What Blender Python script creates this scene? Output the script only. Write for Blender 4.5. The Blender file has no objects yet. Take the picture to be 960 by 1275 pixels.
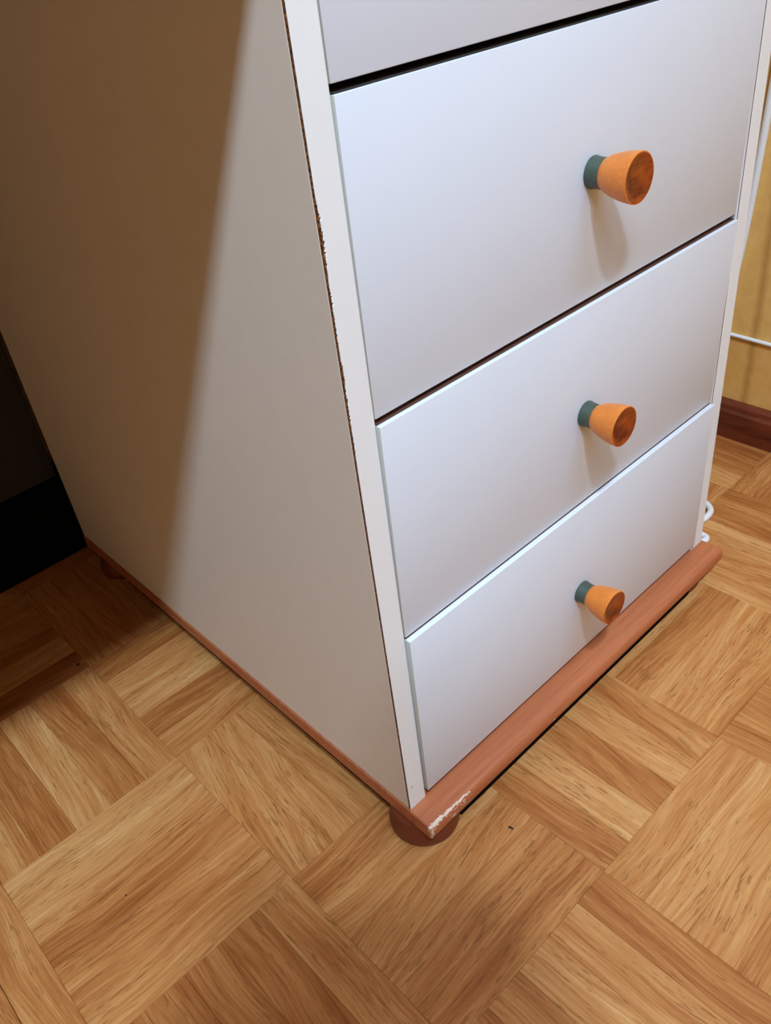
import bpy, bmesh, math, random
from mathutils import Vector, Matrix, noise
S = bpy.context.scene
C = S.collection
Z0 = 0.035                      # underside of the cabinet body above the floor

# ------------------------------------------------------------------ camera
cam_d = bpy.data.cameras.new('camera')
cam = bpy.data.objects.new('camera', cam_d); C.objects.link(cam)
r = Vector((0.7205344, -0.68461527, -0.11014581))
u = Vector((0.4715951, 0.36736269, 0.80164999))
b = Vector((-0.50835837, -0.62956062, 0.58755867))
M = Matrix((r, u, b)).transposed().to_4x4()
M.translation = Vector((-0.2202, -0.2907, 0.5334 + Z0))
cam.matrix_world = M
cam_d.sensor_fit = 'HORIZONTAL'; cam_d.sensor_width = 36.0
cam_d.lens = 1040.8 / 960 * 36.0
cam_d.clip_start = 0.01
S.camera = cam

# ------------------------------------------------------------------ world, exposure
w = bpy.data.worlds.new('world'); S.world = w; w.use_nodes = True
w.node_tree.nodes['Background'].inputs[0].default_value = (1.0, 0.86, 0.66, 1)
w.node_tree.nodes['Background'].inputs[1].default_value = 0.02
vs = S.view_settings
vs.view_transform = 'Standard'; vs.look = 'None'; vs.gamma = 1.0; vs.use_curve_mapping = False
vs.exposure = 0.0

# ------------------------------------------------------------------ room lamp and added fill lights
def area(name, loc, target, size, power, color, shape='DISK', size_y=None):
    d = bpy.data.lights.new(name, 'AREA'); d.shape = shape; d.size = size
    if size_y: d.size_y = size_y
    d.energy = power; d.color = color
    o = bpy.data.objects.new(name, d); C.objects.link(o); o.location = loc
    dr = Vector(target) - Vector(loc)
    o.rotation_euler = dr.to_track_quat('-Z', 'Y').to_euler()
    return o
COOL = (0.84, 1.03, 1.24)
# hanging lamp whose light throws the knob shadows
area('hanging_lamp_light', (-0.464, -0.77, 1.835), (-0.464, -0.77, 0), 0.10, 15.0, COOL)
# two unseen lights added as fill, in one line parallel to the desk front
area('side_fill_light', (-0.86, -0.99, 2.19), (-0.86, -0.99, 0), 0.75, 28.0, COOL, 'RECTANGLE', 0.10)
area('front_fill_light', (0.16, -0.99, 2.19), (0.16, -0.99, 0), 0.9, 14.0, (0.72, 1.0, 1.40), 'RECTANGLE', 0.05)

# ------------------------------------------------------------------ helpers
def link(name, me, mat=None, parent=None, loc=None):
    o = bpy.data.objects.new(name, me); C.objects.link(o)
    if mat is not None:
        for m in (mat if isinstance(mat, (list, tuple)) else [mat]): me.materials.append(m)
    if parent: o.parent = parent
    if loc: o.location = loc
    return o
def bm_obj(name, bm, mat, parent=None, loc=None, smooth=None):
    me = bpy.data.meshes.new(name)
    bmesh.ops.recalc_face_normals(bm, faces=bm.faces)
    bm.to_mesh(me); bm.free()
    if smooth is not None:
        for p in me.polygons: p.use_smooth = True
        me.set_sharp_from_angle(angle=math.radians(smooth))
    return link(name, me, mat, parent, loc)
def add_box(bm, x0, x1, y0, y1, z0, z1, bev=0.0, seg=2):
    t = bmesh.new()
    bmesh.ops.create_cube(t, size=1)
    for v in t.verts:
        v.co = Vector((x0 + (v.co.x + .5) * (x1 - x0), y0 + (v.co.y + .5) * (y1 - y0), z0 + (v.co.z + .5) * (z1 - z0)))
    if bev: bmesh.ops.bevel(t, geom=t.edges[:], offset=bev, segments=seg, affect='EDGES', profile=.5)
    me = bpy.data.meshes.new('tmp'); t.to_mesh(me); t.free(); bm.from_mesh(me); bpy.data.meshes.remove(me)
def box(name, x0, x1, y0, y1, z0, z1, mat, parent=None, bev=0.0, seg=2):
    bm = bmesh.new(); add_box(bm, x0, x1, y0, y1, z0, z1, bev, seg)
    return bm_obj(name, bm, mat, parent, smooth=35 if bev else None)
def lathe(bm, prof, n, axis='Z', off=(0, 0, 0)):
    """prof: list of (radius, height); closed at both ends"""
    rings = []
    for (rr, h) in prof:
        ring = []
        for k in range(n):
            a = 2 * math.pi * k / n
            p = (rr * math.cos(a), rr * math.sin(a), h)
            if axis == '-Y': p = (p[0], -p[2], p[1])
            ring.append(bm.verts.new(Vector(p) + Vector(off)))
        rings.append(ring)
    for i in range(len(rings) - 1):
        for k in range(n):
            bm.faces.new((rings[i][k], rings[i][(k + 1) % n], rings[i + 1][(k + 1) % n], rings[i + 1][k]))
    f0 = bm.faces.new(rings[0][::-1]); f1 = bm.faces.new(rings[-1])
    return f0, f1
def empty(name, label, cat, loc=(0, 0, 0), group=None):
    o = bpy.data.objects.new(name, None); C.objects.link(o); o.location = loc; o.empty_display_size = .05
    o['label'] = label; o['category'] = cat
    if group: o['group'] = group
    return o
def tag(o, label, cat, group=None):
    o['label'] = label; o['category'] = cat
    if group: o['group'] = group
    return o
def struct(o): o['kind'] = 'structure'; return o
def curve_mesh(name, pts, rad, mat, parent=None, res=8, cyclic=False):
    cu = bpy.data.curves.new(name, 'CURVE'); cu.dimensions = '3D'; cu.bevel_depth = rad; cu.bevel_resolution = 3
    cu.resolution_u = res; cu.use_fill_caps = True
    sp = cu.splines.new('NURBS'); sp.points.add(len(pts) - 1)
    for i, p in enumerate(pts): sp.points[i].co = (*p, 1)
    sp.order_u = 4; sp.use_endpoint_u = True
    tmp = bpy.data.objects.new('tmp', cu); C.objects.link(tmp)
    dg = bpy.context.evaluated_depsgraph_get(); dg.update()
    me = bpy.data.meshes.new_from_object(tmp.evaluated_get(dg)); me.name = name
    bpy.data.objects.remove(tmp); bpy.data.curves.remove(cu)
    for p in me.polygons: p.use_smooth = True
    me.materials.clear()
    return link(name, me, mat, parent)

# ------------------------------------------------------------------ materials
class NT:
    def __init__(s, name):
        s.m = bpy.data.materials.new(name); s.m.use_nodes = True; s.t = s.m.node_tree; s.n = s.t.nodes; s.l = s.t.links
        s.b = s.n['Principled BSDF']
    def node(s, typ, **kw):
        x = s.n.new(typ)
        for k, v in kw.items(): setattr(x, k, v)
        return x
    def put(s, sock, v):
        if hasattr(v, 'links') or isinstance(v, bpy.types.NodeSocket): s.l.new(v, sock)
        elif v is not None: sock.default_value = v
    def math(s, op, a, b_=None, c=None, clamp=False):
        x = s.node('ShaderNodeMath', operation=op); x.use_clamp = clamp
        s.put(x.inputs[0], a)
        if b_ is not None: s.put(x.inputs[1], b_)
        if c is not None: s.put(x.inputs[2], c)
        return x.outputs[0]
    def mix(s, f, a, b_, mode='MIX'):
        x = s.node('ShaderNodeMix', data_type='RGBA', blend_type=mode)
        s.put(x.inputs[0], f); s.put(x.inputs[6], a); s.put(x.inputs[7], b_)
        return x.outputs[2]
    def noise(s, vec, scale, detail=3, rough=.55, dist=0.0):
        x = s.node('ShaderNodeTexNoise'); s.put(x.inputs['Vector'], vec)
        x.inputs['Scale'].default_value = scale; x.inputs['Detail'].default_value = detail
        x.inputs['Roughness'].default_value = rough; x.inputs['Distortion'].default_value = dist
        return x.outputs['Fac']
    def mapping(s, vec, loc=(0, 0, 0), rot=(0, 0, 0), scale=(1, 1, 1)):
        x = s.node('ShaderNodeMapping'); s.put(x.inputs['Vector'], vec)
        s.put(x.inputs['Location'], loc); s.put(x.inputs['Rotation'], rot); s.put(x.inputs['Scale'], scale)
        return x.outputs[0]
    def ramp(s, fac, stops):
        x = s.node('ShaderNodeValToRGB'); s.put(x.inputs[0], fac); e = x.color_ramp.elements
        while len(e) > 1: e.remove(e[-1])
        e[0].position, e[0].color = stops[0][0], (*stops[0][1], 1)
        for p, c in stops[1:]:
            q = e.new(p); q.color = (*c, 1)
        return x.outputs[0]
    def rng(s, v, a, b_, c=0., d=1.):
        x = s.node('ShaderNodeMapRange'); s.put(x.inputs[0], v)
        for i, k in enumerate((a, b_, c, d)): x.inputs[i + 1].default_value = k
        return x.outputs[0]
    def bump(s, h, strength, dist):
        x = s.node('ShaderNodeBump'); x.inputs['Strength'].default_value = strength
        x.inputs['Distance'].default_value = dist; s.put(x.inputs['Height'], h)
        s.l.new(x.outputs[0], s.b.inputs['Normal'])
    def coord(s): return s.node('ShaderNodeTexCoord').outputs['Object']
def lin(r_, g_, b_):
    f = lambda c: (c / 255 / 12.92) if c / 255 <= .04045 else ((c / 255 + .055) / 1.055) ** 2.4
    return (f(r_), f(g_), f(b_))
def c4(c): return (*c, 1)

def plain(name, col, rough=.5, var=.06, vscale=30, bump=.0, bscale=400, spec=.5):
    m = NT(name); co = m.coord()
    n = m.noise(co, vscale, 4)
    dark = tuple(x * (1 - var) for x in col); lite = tuple(min(1, x * (1 + var)) for x in col)
    m.put(m.b.inputs['Base Color'], m.mix(n, c4(dark), c4(lite)))
    m.b.inputs['Roughness'].default_value = rough
    m.b.inputs['Specular IOR Level'].default_value = spec
    if bump: m.bump(m.noise(co, bscale, 2), bump, .0004)
    return m.m
M_front = plain('white_laminate_front', (.690, .755, .845), .46, .02, 14, .05, 900, .35)
M_edge = plain('white_edge_band', (.82, .87, .90), .35, .02, 20)
M_side = plain('cream_laminate_side', (.80, .75, .665), .55, .035, 60, .12, 1400)
M_drawer_side = plain('greyish_drawer_side', (.50, .51, .47), .6, .04, 60)  # greyer tone for the side faces of the drawer fronts
def chipboard():
    m = NT('brown_chipboard'); co = m.coord(); n = m.noise(co, 650, 4, .7)
    m.put(m.b.inputs['Base Color'], m.ramp(n, [(.36, (.035, .015, .008)), (.5, (.16, .065, .022)), (.64, (.42, .19, .07))]))
    m.b.inputs['Roughness'].default_value = .95; m.b.inputs['Specular IOR Level'].default_value = .1
    m.bump(n, .6, .0006)
    return m.m
M_core = chipboard()
M_knee_shade = plain('dark_brown_shade', (.014, .010, .006), .8, .2, 30)
M_gap_seam = plain('brown_gap_shade_and_seam', (.10, .035, .02), .7, .3, 60)  # brown for the seam, and for shade painted into the drawer gaps
M_dark = plain('interior_shade', (.02, .017, .015), .9, .2, 20)
M_collar = plain('grey_green_collar', lin(64, 80, 70), .40, .35, 260, .35, 700)
M_white_plastic = plain('white_cable_plastic', (.78, .82, .84), .35, .02, 50)
M_black = plain('black_crumb_matter', (.012, .01, .009), .7, .2, 500)
M_shade = plain('matt_black_shade', (.004, .0035, .003), .95, .1, 50, spec=.05)  # near-black that stands in for shade under the plinth and desk
M_hole = plain('grey_nail_hole', (.22, .22, .22), .6, .2, 500)

def knob_wood(name, light, dark, gx=(1, 1, 1)):
    m = NT(name); co = m.coord()
    v = m.mapping(co, scale=(60, 500, 500))
    v2 = m.mapping(co, scale=gx)
    n = m.noise(v, 1.0, 3); big = m.noise(v2, 1.0, 2)
    f = m.math('ADD', m.math('MULTIPLY', n, .35), m.math('MULTIPLY', big, .65))
    m.put(m.b.inputs['Base Color'], m.mix(m.rng(f, .35, .68), c4(dark), c4(light)))
    m.b.inputs['Roughness'].default_value = .38
    m.b.inputs['Coat Weight'].default_value = .15; m.b.inputs['Coat Roughness'].default_value = .25
    return m.m
M_knob = knob_wood('orange_knob_wood', lin(234, 142, 52), lin(206, 112, 32), (40, 40, 40))
M_knobface = knob_wood('dark_orange_knob_face', lin(186, 84, 20), lin(88, 22, 5), (75, 75, 75))

# plinth: reddish beech stain with paint chipped to white at its front corner
def plinth():
    m = NT('red_brown_plinth_wood'); co = m.coord()
    a = m.noise(m.mapping(co, scale=(6, 160, 160)), 1, 4)
    bb = m.noise(m.mapping(co, scale=(40, 900, 900)), 1, 2)
    f = m.math('ADD', m.math('MULTIPLY', a, .7), m.math('MULTIPLY', bb, .3))
    col = m.mix(m.rng(f, .3, .7), c4(lin(162, 90, 56)), c4(lin(194, 120, 80)))
    sep = m.node('ShaderNodeSeparateXYZ'); m.l.new(co, sep.inputs[0]); X, Y, Z = sep.outputs
    nz = m.noise(co, 420, 4, .7)
    nl = m.noise(co, 90, 3, .6)
    # band of bare filler along the upper front arris, thinning out to the right
    d = m.math('ABSOLUTE', m.math('ADD', Y, m.math('ADD', .0202, m.math('MULTIPLY', m.math('SUBTRACT', nl, .5), .004))))
    wdt = m.math('MULTIPLY', m.rng(X, 0.0, .040, 1.0, .35), .0012)
    wdt = m.math('MULTIPLY', wdt, m.rng(nz, .36, .60, .15, 1.5))
    top = m.math('LESS_THAN', d, wdt)
    top = m.math('MULTIPLY', top, m.math('LESS_THAN', X, m.math('ADD', .034, m.math('MULTIPLY', nl, .012))))
    top = m.math('MULTIPLY', top, m.math('GREATER_THAN', Z, -.0045))
    # little flakes low on the front face and on the corner arris
    fl = m.math('MULTIPLY', m.math('GREATER_THAN', m.noise(m.mapping(co, scale=(190, 100, 420)), 1, 2, .6), .64), m.math('LESS_THAN', X, .043))
    fl = m.math('MULTIPLY', fl, m.math('LESS_THAN', Y, -.0195))
    cr = m.math('MULTIPLY', m.math('LESS_THAN', m.math('ADD', m.math('ADD', X, .0012), m.math('ADD', Y, .0218)), m.math('MULTIPLY', m.rng(nz, .4, .65), .0045)), m.math('LESS_THAN', Y, -.016))
    k = m.math('MAXIMUM', m.math('MAXIMUM', top, fl), cr, clamp=True)
    # one tiny nick further along the lower edge
    q = m.math('LESS_THAN', m.math('ADD', m.math('ABSOLUTE', m.math('SUBTRACT', X, .141)), m.math('ABSOLUTE', m.math('ADD', Z, .0118))), .0022)
    q = m.math('MULTIPLY', q, m.math('LESS_THAN', Y, -.018))
    k = m.math('MAXIMUM', k, q)
    m.put(m.b.inputs['Base Color'], m.mix(k, col, c4(lin(222, 205, 190))))
    m.b.inputs['Roughness'].default_value = .42
    m.bump(m.math('SUBTRACT', m.math('MULTIPLY', bb, .2), k), .3, .0004)
    return m.m
M_plinth = plinth()
M_foot = plain('dark_red_brown_foot', lin(108, 50, 28), .4, .12, 60)

def parquet(name, use_attr):
    m = NT(name); co = m.node('ShaderNodeTexCoord').outputs['UV'] if use_attr else m.coord()
    if use_attr:
        at = m.node('ShaderNodeAttribute', attribute_name='tone'); tone = at.outputs['Color']
        sp = m.node('ShaderNodeSeparateColor'); m.l.new(tone, sp.inputs[0]); rnd = sp.outputs[1]; tv = sp.outputs[0]; hue = sp.outputs[2]
    else:
        oi = m.node('ShaderNodeObjectInfo'); sp = m.node('ShaderNodeSeparateColor'); m.l.new(oi.outputs['Color'], sp.inputs[0])
        tv, rnd, hue = sp.outputs[0], sp.outputs[1], sp.outputs[2]
    offs = m.node('ShaderNodeCombineXYZ'); m.put(offs.inputs[0], m.math('MULTIPLY', rnd, 37.0)); m.put(offs.inputs[1], m.math('MULTIPLY', rnd, 91.0)); m.put(offs.inputs[2], m.math('MULTIPLY', rnd, 13.0))
    ang = m.node('ShaderNodeCombineXYZ'); m.put(ang.inputs[2], m.math('MULTIPLY', m.math('SUBTRACT', hue, .5), 1.1))
    v0 = m.mapping(co, rot=ang.outputs[0])
    va = m.node('ShaderNodeVectorMath', operation='ADD'); m.l.new(v0, va.inputs[0]); m.l.new(offs.outputs[0], va.inputs[1]); v = va.outputs[0]
    # gentle bend of the grain
    bend = m.noise(m.mapping(v, scale=(9, 9, 1)), 1, 1)
    bz = m.node('ShaderNodeCombineXYZ'); m.put(bz.inputs[1], m.math('MULTIPLY', m.math('SUBTRACT', bend, .5), .019))
    vb = m.node('ShaderNodeVectorMath', operation='ADD'); m.l.new(v, vb.inputs[0]); m.l.new(bz.outputs[0], vb.inputs[1]); g = vb.outputs[0]
    broad = m.noise(m.mapping(g, scale=(5, 75, 1)), 1, 3, .5)
    fine = m.noise(m.mapping(g, scale=(22, 520, 1)), 1, 3, .6)
    ray = m.noise(m.mapping(g, scale=(60, 1100, 1)), 1, 2, .5)
    f = m.math('ADD', m.math('MULTIPLY', m.rng(broad, .30, .70), .46), m.math('ADD', m.math('MULTIPLY', m.rng(fine, .32, .68), .44), m.math('MULTIPLY', ray, .16)))
    f = m.math('ADD', m.math('MULTIPLY', f, .72), m.math('MULTIPLY', tv, .58), clamp=False)
    f = m.math('SUBTRACT', f, .15)
    col = m.ramp(f, [(0.0, lin(120, 62, 22)), (.28, lin(158, 93, 42)), (.55, lin(186, 125, 68)), (.80, lin(204, 151, 92)), (1.0, lin(217, 173, 115))])
    # pores: short dark dashes, clustered
    pn = m.noise(m.mapping(g, scale=(75, 800, 1)), 1, 2, .55)
    cl = m.noise(m.mapping(v, scale=(16, 55, 1)), 1, 2)
    thr = m.rng(cl, .35, .65, .68, .555)
    pore = m.math('MULTIPLY', m.math('SUBTRACT', pn, thr), 16.0, clamp=True)
    col = m.mix(m.math('MULTIPLY', pore, .62), col, c4(lin(126, 78, 34)))
    m.put(m.b.inputs['Base Color'], col)
    m.put(m.b.inputs['Roughness'], m.rng(fine, .2, .8, .46, .60))
    m.b.inputs['Specular IOR Level'].default_value = .35
    m.bump(m.math('SUBTRACT', m.math('MULTIPLY', fine, .3), pore), .10, .0003)
    return m.m
M_strip = parquet('oak_parquet_strip', False)
M_strip_far = parquet('oak_parquet_far', True)
M_joint = plain('dark_parquet_joint', lin(128, 84, 44), .8, .2, 80)

def wallpaint():
    m = NT('yellow_wall_paint'); co = m.coord()
    big = m.noise(co, 7, 3); sm = m.noise(co, 90, 4)
    f = m.math('ADD', m.math('MULTIPLY', big, .6), m.math('MULTIPLY', sm, .4))
    col = m.mix(m.rng(f, .35, .65), c4(lin(216, 164, 84)), c4(lin(232, 190, 112)))
    sep = m.node('ShaderNodeSeparateXYZ'); m.l.new(co, sep.inputs[0])
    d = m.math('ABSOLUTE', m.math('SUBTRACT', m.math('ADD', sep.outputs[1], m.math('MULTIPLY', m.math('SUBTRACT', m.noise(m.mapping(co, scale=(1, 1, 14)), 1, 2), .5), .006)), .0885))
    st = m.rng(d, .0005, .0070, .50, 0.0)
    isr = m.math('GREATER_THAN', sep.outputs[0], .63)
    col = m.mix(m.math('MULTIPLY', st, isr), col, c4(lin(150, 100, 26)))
    m.put(m.b.inputs['Base Color'], col); m.b.inputs['Roughness'].default_value = .75
    m.bump(sm, .15, .001)
    return m.m
M_wall = wallpaint()
M_ceil = plain('ceiling_paint', (.80, .80, .78), .8, .03, 5)
def bbwood():
    m = NT('dark_mahogany_baseboard'); co = m.coord()
    f = m.noise(m.mapping(co, scale=(9, 9, 60)), 1, 3, .6)
    m.put(m.b.inputs['Base Color'], m.ramp(f, [(.3, lin(62, 22, 10)), (.5, lin(108, 48, 26)), (.72, lin(142, 70, 38))]))
    m.b.inputs['Roughness'].default_value = .4
    return m.m
M_bb = bbwood()

# ------------------------------------------------------------------ room shell
XR, YB, XL, YF, ZC = 0.646, 0.566, -2.9, -3.1, 2.45
def wall(name, x0, x1, y0, y1, z0, z1, mat=None): return struct(box(name, x0, x1, y0, y1, z0, z1, mat or M_wall))
wall('wall_right', XR, XR + .1, YF - .1, YB + .1, -.02, ZC)
wall('wall_back', XL - .1, XR, YB, YB + .1, -.02, ZC)
wall('wall_left', XL - .1, XL, YF - .1, YB, -.02, ZC)
wall('wall_front', XL, XR, YF - .1, YF, -.02, ZC, M_ceil)
wall('ceiling', XL - .1, XR + .1, YF - .1, YB + .1, ZC, ZC + .1, M_ceil)

def baseboard(name, p0, p1, nrm, h, t):
    """profile extruded from p0 to p1; nrm points into the room"""
    p0, p1, nrm = Vector(p0), Vector(p1), Vector(nrm)
    prof = [(0, 0), (t, 0), (t, h - .012), (t - .003, h - .009), (t - .0045, h - .004), (t - .008, h), (0, h)]
    bm = bmesh.new(); A = [bm.verts.new(p0 + nrm * a + Vector((0, 0, z))) for a, z in prof]
    B = [bm.verts.new(p1 + nrm * a + Vector((0, 0, z))) for a, z in prof]
    n = len(prof)
    for i in range(n): bm.faces.new((A[i], A[(i + 1) % n], B[(i + 1) % n], B[i]))
    bm.faces.new(A); bm.faces.new(B[::-1])
    return struct(bm_obj(name, bm, M_bb))
baseboard('baseboard_right', (XR, YF, .0002), (XR, YB, .0002), (-1, 0, 0), .046, .012)
baseboard('baseboard_back', (XL, YB, .0002), (XR - .0125, YB, .0002), (0, -1, 0), .092, .012)

# ------------------------------------------------------------------ parquet floor
BX, BY, X0, Y0 = 0.1564, 0.1610, 0.0720, 0.0435
TH = .008
floor = struct(box('floor', XL, XR, YF, YB, -.03, -TH, M_joint))
f_ = 1040.8
def pix(p):
    d = Vector(p) - M.translation
    z = -d.dot(b)
    if z < .02: return None
    return 480 + f_ * d.dot(r) / z, 637.5 - f_ * d.dot(u) / z
rnd = random.Random(11)
# tones of strips that stand out: (block i, block j, strip k) -> tone, grain angle (.5 = straight)
TONES = {
 (-2, 0, 4): (.72, .5), (-2, 0, 3): (.66, .5), (-2, 0, 2): (.30, .5), (-2, 0, 1): (.34, .52), (-2, 0, 0): (.64, .5),
 (-2, 1, 0): (.56, .5), (-2, 1, 1): (.26, .5), (-2, 1, 2): (.68, .62), (-2, 1, 3): (.28, .5), (-2, 1, 4): (.55, .53),
 (-1, 0, 0): (.60, .7), (-1, 0, 1): (.62, .66), (-1, 0, 2): (.64, .5), (-1, 0, 3): (.46, .5), (-1, 0, 4): (.30, .54),
 (-1, 1, 0): (.55, .40), (-1, 1, 1): (.22, .5), (-1, 1, 2): (.78, .5), (-1, 1, 3): (.60, .5), (-1, 1, 4): (.28, .5),
 (-1, -1, 4): (.40, .5), (-1, -1, 3): (.72, .52), (-1, -1, 2): (.50, .36), (-1, -1, 1): (.52, .46), (-1, -1, 0): (.40, .48),
 (-2, -1, 4): (.58, .5), (-2, -1, 3): (.28, .52), (-2, -1, 2): (.34, .5),
 (0, -1, 4): (.56, .62), (0, -1, 3): (.66, .5), (0, -1, 2): (.42, .62), (0, -1, 1): (.92, .5), (0, -1, 0): (.42, .44),
 (0, -2, 4): (.66, .5), (0, -2, 3): (.76, .5), (0, -2, 2): (.60, .5), (0, -2, 1): (.55, .5),
 (0, -2, 0): (.7, .5),
 (1, -1, 4): (.74, .5), (1, -1, 3): (.60, .5), (1, -1, 2): (.44, .5), (1, -1, 1): (.62, .42), (1, -1, 0): (.50, .5),
 (1, -2, 4): (.60, .5), (1, -2, 3): (.66, .5), (1, -2, 2): (.52, .30),
 (-3, 0, 4): (.50, .5), (-3, 0, 3): (.30, .5),
 (-3, 1, 4): (.60, .5),
}
def strip_bm():
    L, Wd, ch, gap = BX, BX / 5, .00018, .00006
    bm = bmesh.new()
    lo = [(-L/2+gap, -Wd/2+gap), (L/2-gap, -Wd/2+gap), (L/2-gap, Wd/2-gap), (-L/2+gap, Wd/2-gap)]
    hi = [(x - math.copysign(ch, x), y - math.copysign(ch, y)) for x, y in lo]
    A = [bm.verts.new((x, y, -TH)) for x, y in lo]; Bv = [bm.verts.new((x, y, -ch)) for x, y in lo]; Cv = [bm.verts.new((x, y, 0)) for x, y in hi]
    for P, Q in ((A, Bv), (Bv, Cv)):
        for i in range(4): bm.faces.new((P[i], P[(i + 1) % 4], Q[(i + 1) % 4], Q[i]))
    bm.faces.new(Cv); bm.faces.new(A[::-1])
    return bm
sme = bpy.data.meshes.new('parquet_strip'); _b = strip_bm(); bmesh.ops.recalc_face_normals(_b, faces=_b.faces); _b.to_mesh(sme); _b.free(); sme.materials.append(M_strip)
cands = []
for i in range(-19, 5):
    for j in range(-21, 5):
        for k in range(5):
            cx, cy = X0 + (i + .5) * BX, Y0 + (j + .5) * BY
            alongx = (i + j) % 2 == 0
            if alongx: px, py, rot, sc = cx, cy + (k - 2) * BY / 5, 0.0, (1, BY / BX)
            else: px, py, rot, sc = cx + (k - 2) * BX / 5, cy, math.pi / 2, (BY / BX, 1)
            hx, hy = (BX / 2, BY / 10) if alongx else (BX / 10, BY / 2)
            if px - hx > XR - .013 or py - hy > YB - .013 or px + hx < XL or py + hy < YF: continue
            t = TONES.get((i, j, k))
            if t is None: t = (min(.95, max(.12, rnd.gauss(.50, .17))), .5 + rnd.choice((0, 0, 0, 1)) * rnd.uniform(-.2, .2) + rnd.uniform(-.03, .03))
            col = (t[0], rnd.random(), t[1])
            dz = -rnd.random() * .00012
            # clip strips that run into the walls
            x1, y1 = min(px + hx, XR), min(py + hy, YB)
            vis = 0
            for a in (-.9, 0, .9):
                for c_ in (-.8, .8):
                    q = pix((px + a * hx, py + c_ * hy, 0))
                    if q and -30 < q[0] < 990 and -30 < q[1] < 1305: vis += 1
            under = (px > .03 and px < .37 and py > .03 and py < .50)
            d = (Vector((px, py, 0)) - M.translation).length
            cands.append((0 if (vis and not under) else 1, d, px, py, rot, sc, col, dz, hx, hy))
cands.sort(key=lambda a: (a[0], a[1]))
near = [c_ for c_ in cands if c_[0] == 0][:290]
nearset = set(id(c_) for c_ in near)
for c_ in near:
    _, d, px, py, rot, sc, col, dz, hx, hy = c_
    o = bpy.data.objects.new('parquet_strip', sme); C.objects.link(o); o.parent = floor
    o.location = (px, py, dz); o.rotation_euler = (0, 0, rot); o.scale = (sc[0], sc[1], 1)
    o.color = (*col, 1)
    # keep the pieces inside the room
    ex, ey = px + hx - XR, py + hy - YB
    if ex > 0 or ey > 0:
        nx, ny = hx - max(0, ex) / 2, hy - max(0, ey) / 2
        o.location = (px - max(0, ex) / 2, py - max(0, ey) / 2, dz)
        if rot == 0: o.scale = (nx / (BX / 2), ny / (BX / 10), 1)
        else: o.scale = (ny / (BX / 2), nx / (BX / 10), 1)
bm = bmesh.new(); cl = bm.loops.layers.float_color.new('tone'); uv = bm.loops.layers.uv.new('UVMap')
for c_ in cands:
    if id(c_) in nearset: continue
    _, d, px, py, rot, sc, col, dz, hx, hy = c_
    g = .00035
    x0, x1, y0, y1 = max(px - hx, XL) + g, min(px + hx, XR) - g, max(py - hy, YF) + g, min(py + hy, YB) - g
    V = [bm.verts.new((x, y, dz)) for x, y in ((x0, y0), (x1, y0), (x1, y1), (x0, y1))]
    W_ = [bm.verts.new((v.co.x, v.co.y, -TH)) for v in V]
    fs = [bm.faces.new(V)] + [bm.faces.new((W_[q], W_[(q + 1) % 4], V[(q + 1) % 4], V[q])) for q in range(4)]
    for f in fs:
        for lp in f.loops:
            lp[cl] = (*col, 1); x, y = lp.vert.co.x - px, lp.vert.co.y - py
            lp[uv].uv = (x, y) if rot == 0 else (y, -x)
o = bm_obj('parquet_strips', bm, M_strip_far, floor); o['kind'] = 'stuff'

# ------------------------------------------------------------------ drawer cabinet
W, T, D, H = 0.400, 0.0158, 0.519, 0.650
cab = empty('drawer_cabinet', 'white chest of drawers with cream side, orange knobs and reddish wooden base on parquet', 'cabinet', (0, 0, Z0))
# side panels: cream board, dark glue line, white edge band on the front
def chip(z):
    """how far the left edge band is broken away at height z (metres)"""
    n1 = noise.noise(Vector((3.1, z * 700, .7))) * .5 + .5; n2 = noise.noise(Vector((9.3, z * 2300, 2.2))) * .5 + .5
    v = .00008 + .00005 * n2
    def win(a, c_, s): return max(0, min(1, (z - a) / s, (c_ - z) / s))
    g1 = max(0, n1 - .42) * 2.2; g2 = max(0, n2 - .40) * 2.0
    v += win(.398, .436, .008) * (.0003 + .0015 * g2 * g1 + .0006 * g2)
    v += win(.412, .425, .005) * .0007 * (.4 + g1)
    v += win(.300, .405, .010) * (.0012 * g1 * g2 + .00035 * g2)
    v += win(.345, .360, .004) * .0004
    return v
def side_panel(x0, x1, left):
    sgn = 1 if left else -1
    o = box('side_panel', x0, x1, .0021, D, 0.0003, H, M_side, cab, .0002, 1)
    bm = bmesh.new(); add_box(bm, x0 + .0002, x1 - .0002, .00035, .0030, .0003, H - .0002)
    bm_obj('panel_core', bm, M_core, o)
    # edge band, its outer arris rounded and, on the left, chipped
    N = 1300; cols = []
    bm = bmesh.new()
    for i in range(N + 1):
        z = .0003 + (H - .0006) * i / N
        e = chip(z) if left else .0001
        q = .0009
        prof = [(e, .0020), (e, .0006), (e + .00012, .00022), (e + .0005, 0.0), (T - q, 0.0), (T - .00025, .00025), (T, .0009), (T, .0020)]
        row = []
        for a, y in prof:
            x = x0 + a if left else x1 - a
            if not left: pass
            row.append(bm.verts.new((x, y, z)))
        cols.append(row)
    for i in range(N):
        for k in range(7):
            f = bm.faces.new((cols[i][k], cols[i][k + 1], cols[i + 1][k + 1], cols[i + 1][k]))
            if k < 2 and left: f.material_index = 1
        bm.faces.new((cols[i][7], cols[i][0], cols[i + 1][0], cols[i + 1][7]))
    bm.faces.new(cols[0]); bm.faces.new(cols[-1][::-1])
    bm_obj('edge_band', bm, [M_edge, M_core], o)
    return o
lp_ = side_panel(0, T, True)
side_panel(W - T, W, False)
bm = bmesh.new(); f0, f1 = lathe(bm, [(.0006, 0), (.0006, .0004)], 10, '-Y', (.0040, .00015, .0233))
bm_obj('nail_hole', bm, M_hole, lp_)
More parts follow.
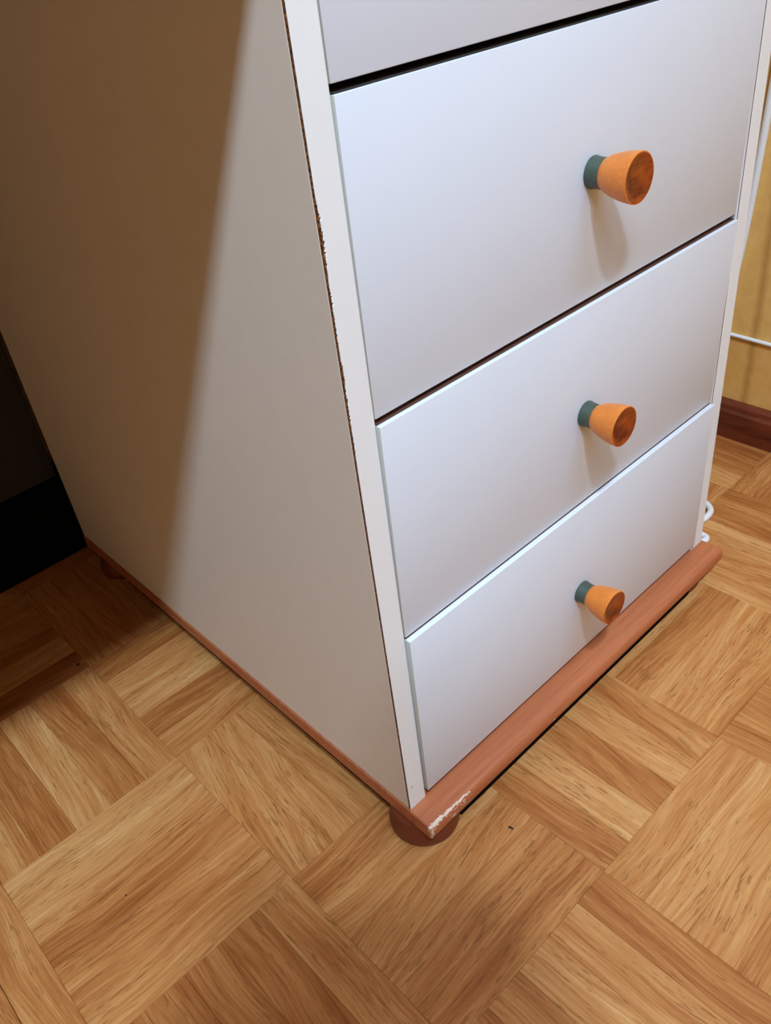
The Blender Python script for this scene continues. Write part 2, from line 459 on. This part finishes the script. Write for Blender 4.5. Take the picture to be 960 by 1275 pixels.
box('back_panel', T, W - T, D - .006, D - .001, .002, H - .002, M_dark, cab)
box('top_panel', T, W - T, .004, D - .006, H - .016, H - .001, M_front, cab)
box('inner_frame', W - T - .0032, W - T - .0008, .0001, .030, .0003, H - .017, M_front, cab, .0003, 1)
for z in (.3205, .4745): box('cross_rail', T + .0002, W - T - .0034, .019, .060, z - .006, z + .004, M_dark, cab)  # shade of the gap put into the rail colour
box('seam_strip', W - T - .0007, W - T - .0000, .00005, .004, .0003, H - .017, M_gap_seam, cab)
# plinth board
bm = bmesh.new()
prof = [(D, -.0145), (D, -.0001), (-.0175, -.0001), (-.0195, -.0005), (-.0209, -.0017), (-.0217, -.0036), (-.0217, -.0112), (-.0210, -.0130), (-.0192, -.0145)]
xa, xb = -.0012, W + .0022
A = [bm.verts.new((xa, y, z)) for y, z in prof]; B = [bm.verts.new((xb, y, z)) for y, z in prof]
n = len(prof)
for i in range(n): bm.faces.new((A[i], A[(i + 1) % n], B[(i + 1) % n], B[i]))
fa = bm.faces.new(A); fb = bm.faces.new(B[::-1])
ed = [e for e in bm.edges if (e in fa.edges[:] or e in fb.edges[:])]
bmesh.ops.bevel(bm, geom=ed, offset=.0006, segments=2, affect='EDGES')
bm_obj('base_board', bm, M_plinth, cab, smooth=30)
# black strips standing in for the shade under the board, between the feet
box('under_shade', .0056, .0150, .031, D - .070, -Z0 + .002, -.0145, M_shade, cab)
box('under_shade', .0370, W - .0400, -.0138, -.0060, -Z0 + .002, -.0145, M_shade, cab)
box('under_shade', W - .0150, W - .0030, .041, D - .070, -Z0 + .002, -.0145, M_shade, cab)
# turned feet
for fx, fy in ((.018, .007), (W - .030, .012), (.020, D - .040), (W - .020, D - .040)):
    bm = bmesh.new()
    lathe(bm, [(.0235, -Z0), (.0258, -Z0 + .0010), (.0268, -Z0 + .0035), (.0268, -Z0 + .008), (.0255, -Z0 + .012), (.0240, -Z0 + .015), (.0235, -.0146)], 48, 'Z', (fx, fy, 0))
    bm_obj('foot', bm, M_foot, cab, smooth=50)

# drawers
KX = .1980
def drawer(z0, z1, knob_z, yb, yt, lip=None, x0=T + .0005, x1=W - T - .0038, chips=False):
    """front board from z0 to z1; yb / yt: how proud its lower and upper edge stand"""
    th = .0155
    bm = bmesh.new(); add_box(bm, x0, x1, 0, th, 0, z1 - z0, .00055, 2)
    hgt = z1 - z0
    for v in bm.verts: v.co.y -= yb + (yt - yb) * v.co.z / hgt
    for v in bm.verts: v.co.z += z0
    bm.normal_update()
    for f in bm.faces:
        if abs(f.normal.x) > .9: f.material_index = 1
    dr = bm_obj('drawer', bm, [M_front, M_drawer_side], cab, smooth=30)
    if lip is not None:      # dark strip in place of the shade in the gap, behind the white lip
        box('gap_shade_strip', x0 + .0003, x1 - .0003, lip, th - .001, z1 - .0004, z1 + .0005, M_gap_seam if z1 < .45 else M_dark, dr)
    # box behind the front
    bm = bmesh.new()
    a, c_, e, g = x0 + .012, x1 - .012, z0 + .012, z1 - .030
    add_box(bm, a, a + .012, th + .001, .47, e, g); add_box(bm, c_ - .012, c_, th + .001, .47, e, g)
    add_box(bm, a + .012, c_ - .012, .458, .47, e, g); add_box(bm, a + .012, c_ - .012, th + .001, .458, e, e + .004)
    bm_obj('drawer_box', bm, M_core, dr)
    if knob_z is None: return dr
    y = -(yb + (yt - yb) * (knob_z - z0) / hgt)
    # grey-green collar
    bm = bmesh.new()
    lathe(bm, [(.0084, 0), (.0090, .0003), (.0092, .0008), (.0090, .0018), (.00875, .0036), (.00865, .0060), (.0087, .0080), (.0086, .0088), (.0080, .0089)], 48, '-Y')
    bm_obj('knob_collar', bm, M_collar, dr, (KX, y, knob_z), 50)
    # turned wooden cup, its face slightly dished
    bm = bmesh.new()
    pr = [(.0076, .0086), (.0086, .0089), (.0093, .0100), (.0105, .0125), (.0116, .0155), (.0125, .0187), (.01325, .0222), (.0138, .0260), (.0140, .0290), (.0141, .0300), (.01395, .0306), (.0135, .0307),
          (.0125, .0303), (.0105, .0297), (.008, .0292), (.005, .0289), (.002, .0288)]
    lathe(bm, pr, 64, '-Y')
    for f in bm.faces:
        cy = -sum(v.co.y for v in f.verts) / len(f.verts); rr = max(math.hypot(v.co.x, v.co.z) for v in f.verts)
        if cy > .0285 and rr < .01365: f.material_index = 1
    kn = bm_obj('knob', bm, [M_knob, M_knobface], dr, (KX, y, knob_z), 50)
    return dr
drawer(.0090, .1615, .0780, .0030, .0040, -.0001)
drawer(.1630, .3160, .2386, .0003, .0026, .0002)
drawer(.3198, .4722, .3960, -.0002, .0014, -.0006)
drawer(.4761, .6310, .5550, .0002, .0002)

# ------------------------------------------------------------------ desk top resting on the cabinet
desk = empty('desk_top', 'white desk top lying on the chest of drawers and shading its cream side', 'desk', (-.4, .23, Z0 + H))
def local(o): o.location = -Vector(desk.location); return o
local(box('top_board', -.90, .405, -.066, .545, Z0 + H + .0002, Z0 + H + .022, M_edge, desk, .001, 1))
local(box('leg_panel', -.868, -.850, -.02, .54, .0002, Z0 + H, M_side, desk))

local(box('knee_shade_board', -.849, -.001, .528, .540, Z0 + .078, Z0 + H, M_knee_shade, desk, .0005, 1))  # made-up dark board, added to keep the knee space near black
local(box('knee_shade_strip', -.849, .30, .548, .553, .0004, Z0 + .0815, M_shade, desk, .0005, 1))  # black strip added in place of the shade below the board
# ------------------------------------------------------------------ cables and crumbs
tag(curve_mesh('power_cable', [(XR - .0026, .34, .129), (XR - .0026, .20, .1285), (XR - .0026, .13, .1278), (XR - .0026, .10, .1274), (XR - .0026, .06, .1264), (XR - .0026, .0, .125), (XR - .0026, -.2, .123), (XR - .0026, -.6, .12)], .0022, M_white_plastic),
    'thin white cable running level across the yellow wall above the dark baseboard', 'cable')
tag(curve_mesh('wall_cable', [(XR - .0041, .0850, .90), (XR - .0041, .0950, .66), (XR - .0041, .1025, .50), (XR - .0041, .1060, .41), (XR - .0041, .1088, .347), (XR - .0041, .1125, .259), (XR - .0041, .118, .19), (XR - .0080, .128, .127), (XR - .0080, .14, .10), (XR - .0165, .15, .06), (XR - .02, .16, .02), (XR - .03, .17, .0042)], .0040, M_white_plastic),
    'thicker white cable hanging down the yellow wall beside the right edge of the cabinet', 'cable')
tag(curve_mesh('floor_cable', [(.60, .30, .0036), (.56, .20, .0036), (.53, .12, .0036), (.507, .08, .0036), (.497, .039, .0036), (.483, .033, .0036), (.464, .034, .0036), (.446, .044, .0036), (.4455, .026, .0036), (.4470, .0145, .0036), (.435, .0145, .0036), (.424, .028, .0036), (.425, .08, .0036), (.43, .2, .0036), (.43, .4, .0036)], .0035, M_white_plastic),
    'white cable curling on the parquet behind the right foot of the cabinet', 'cable')
def crumb(x, y, l, wd, rot, label):
    bm = bmesh.new(); bmesh.ops.create_icosphere(bm, subdivisions=2, radius=1)
    for v in bm.verts:
        k = 1 + .25 * noise.noise(v.co * 2 + Vector((x * 50, y * 50, 0)))
        v.co = Vector((v.co.x * l / 2 * k, v.co.y * wd / 2 * k, v.co.z * .0007 + .0006))
    o = bm_obj('crumb', bm, M_black, smooth=60); o.location = (x, y, 0.0); o.rotation_euler = (0, 0, rot)
    tag(o, label, 'crumb')
crumb(.0543, -.0476, .0045, .0016, math.radians(-75), 'small black elongated crumb on the parquet right of the front foot')
crumb(-.0916, .3763, .0036, .003, .3, 'dark round crumb on the shaded parquet left of the cabinet')
crumb(-.178, .1248, .0013, .0012, .3, 'pinhead-sized dark crumb near the middle of the parquet block at lower left')


# ------------------------------------------------------------------ the photographer, kneeling behind the camera (out of frame, throws the soft shadow on the floor)
M_skin = plain('skin', (.55, .33, .24), .5, .06, 60)
M_shirt = plain('dark_blue_pullover', (.05, .07, .12), .85, .15, 300)
M_jeans = plain('blue_denim', (.07, .10, .18), .85, .2, 500)
M_hair = plain('brown_hair', (.05, .03, .018), .6, .4, 400)
M_eye = plain('eye_white', (.75, .75, .73), .2, .01, 50)
dF = Vector((.63, .78, 0)).normalized(); dR = Vector((dF.y, -dF.x, 0))
P0 = Vector((M.translation.x, M.translation.y, 0)) - dF * .50
per = empty('person', 'person in a dark blue pullover and jeans kneeling on the parquet, holding a phone', 'person', P0)
def L(sx, f, z): return dR * sx + dF * f + Vector((0, 0, z))                    # body frame -> person's local frame
def K(x, y, z): return (M @ Vector((x, y, z))) - P0                            # camera frame -> person's local frame
VV, EE, RR, GG = [], [], [], []
def jn(p, rad, parent=None, g=0):
    VV.append(p); RR.append(rad); GG.append(g); i = len(VV) - 1
    if parent is not None: EE.append((parent, i))
    return i
pel = jn(L(0, -.16, .46), .150, None, 2); ab = jn(L(0, -.12, .60), .135, pel, 1); ch = jn(L(0, -.06, .74), .130, ab, 1); up = jn(L(0, -.02, .88), .095, ch, 1)
nk = jn(L(0, .015, .985), .052, up, 0); hd = jn(L(0, .045, 1.05), .072, nk, 0); h2 = jn(L(0, .055, 1.12), .092, hd, 0); jn(L(0, .045, 1.175), .078, h2, 0)
for sg in (-1, 1):
    hip = jn(L(.10 * sg, -.14, .42), .090, pel, 2); kn = jn(L(.13 * sg, .10, .075), .062, hip, 2); jn(L(.13 * sg, -.06, .060), .052, kn, 2)
    an = jn(L(.12 * sg, -.30, .048), .040, len(VV) - 1, 2); jn(L(.12 * sg, -.40, .035), .030, an, 3)
    cl_ = jn(L(.085 * sg, -.01, .895), .072, up, 1); sh = jn(L(.165 * sg, .01, .875), .062, cl_, 1); el = jn(L(.25 * sg, .14, .68), .045, sh, 1)
    cx, cy = (-.068, .034) if sg < 0 else (.066, .024)
    wr = jn(K(cx + .022 * sg, cy - .085, .085), .027, el, 0)
    pm = jn(K(cx + .006 * sg, cy - .03, .040), .030, wr, 0); pk = jn(K(cx, cy + .008, .020), .026, pm, 0)
    e = -sg
    for q, (dy, ln) in enumerate(((.034, .024), (.014, .030), (-.006, .028), (-.026, .022))):
        a = jn(K(cx + .006 * e, cy + dy, .004), .0088, pk, 0); b1 = jn(K(cx + .018 * e, cy + dy + .002, -.006), .0082, a, 0); jn(K(cx + (.014 + ln) * e, cy + dy + .001, -.0055), .0068, b1, 0)
    t1 = jn(K(cx + .012 * e, cy - .030, .036), .011, pm, 0); t2 = jn(K(cx + .028 * e, cy - .008, .024), .0092, t1, 0); jn(K(cx + .038 * e, cy + .008, .0215), .0080, t2, 0)
me = bpy.data.meshes.new('body'); me.from_pydata(VV, EE, [])
bo = bpy.data.objects.new('tmp_body', me); C.objects.link(bo)
sk = bo.modifiers.new('Skin', 'SKIN'); sk.branch_smoothing = .6; sb_ = bo.modifiers.new('Sub', 'SUBSURF'); sb_.levels = 2; sb_.render_levels = 2
for i, sv in enumerate(me.skin_vertices[0].data): sv.radius = (RR[i], RR[i]); sv.use_root = (i == pel)
dg = bpy.context.evaluated_depsgraph_get(); dg.update()
bme = bpy.data.meshes.new_from_object(bo.evaluated_get(dg)); bme.name = 'body'; bpy.data.objects.remove(bo)
bme.materials.clear()
for m_ in (M_skin, M_shirt, M_jeans, M_black): bme.materials.append(m_)
for p in bme.polygons:
    c_ = p.center; best, bi = 9, 0
    for (a, b_) in EE:
        A_, B_ = VV[a], VV[b_]; t = max(0, min(1, (c_ - A_).dot(B_ - A_) / (B_ - A_).length_squared)); dd = (c_ - A_ - (B_ - A_) * t).length
        if dd < best: best, bi = dd, (GG[a] if t < .85 else GG[b_])
    p.material_index = bi; p.use_smooth = True
body = bpy.data.objects.new('body', bme); C.objects.link(body); body.parent = per
def blob(name, c, rad, mat, rot=None):
    bm = bmesh.new(); bmesh.ops.create_uvsphere(bm, u_segments=20, v_segments=14, radius=1)
    for v in bm.verts: v.co = c + dR * v.co.x * rad[0] + dF * v.co.y * rad[1] + Vector((0, 0, v.co.z * rad[2]))
    return bm_obj(name, bm, mat, per, smooth=60)
blob('hair', L(0, .020, 1.135), (.094, .098, .105), M_hair)
for sg in (-1, 1):
    blob('eye', L(.030 * sg, .132, 1.105), (.012, .008, .007), M_eye); blob('ear', L(.090 * sg, .055, 1.105), (.010, .020, .032), M_skin)
blob('nose', L(0, .146, 1.082), (.012, .014, .024), M_skin); blob('mouth', L(0, .124, 1.045), (.024, .008, .006), M_foot)
bm = bmesh.new(); add_box(bm, -.041, .041, -.098, .060, .0035, .0120, .002, 2)
ph = bm_obj('smartphone', bm, M_black); ph.matrix_world = M; tag(ph, 'black phone held in both hands above the parquet', 'phone')
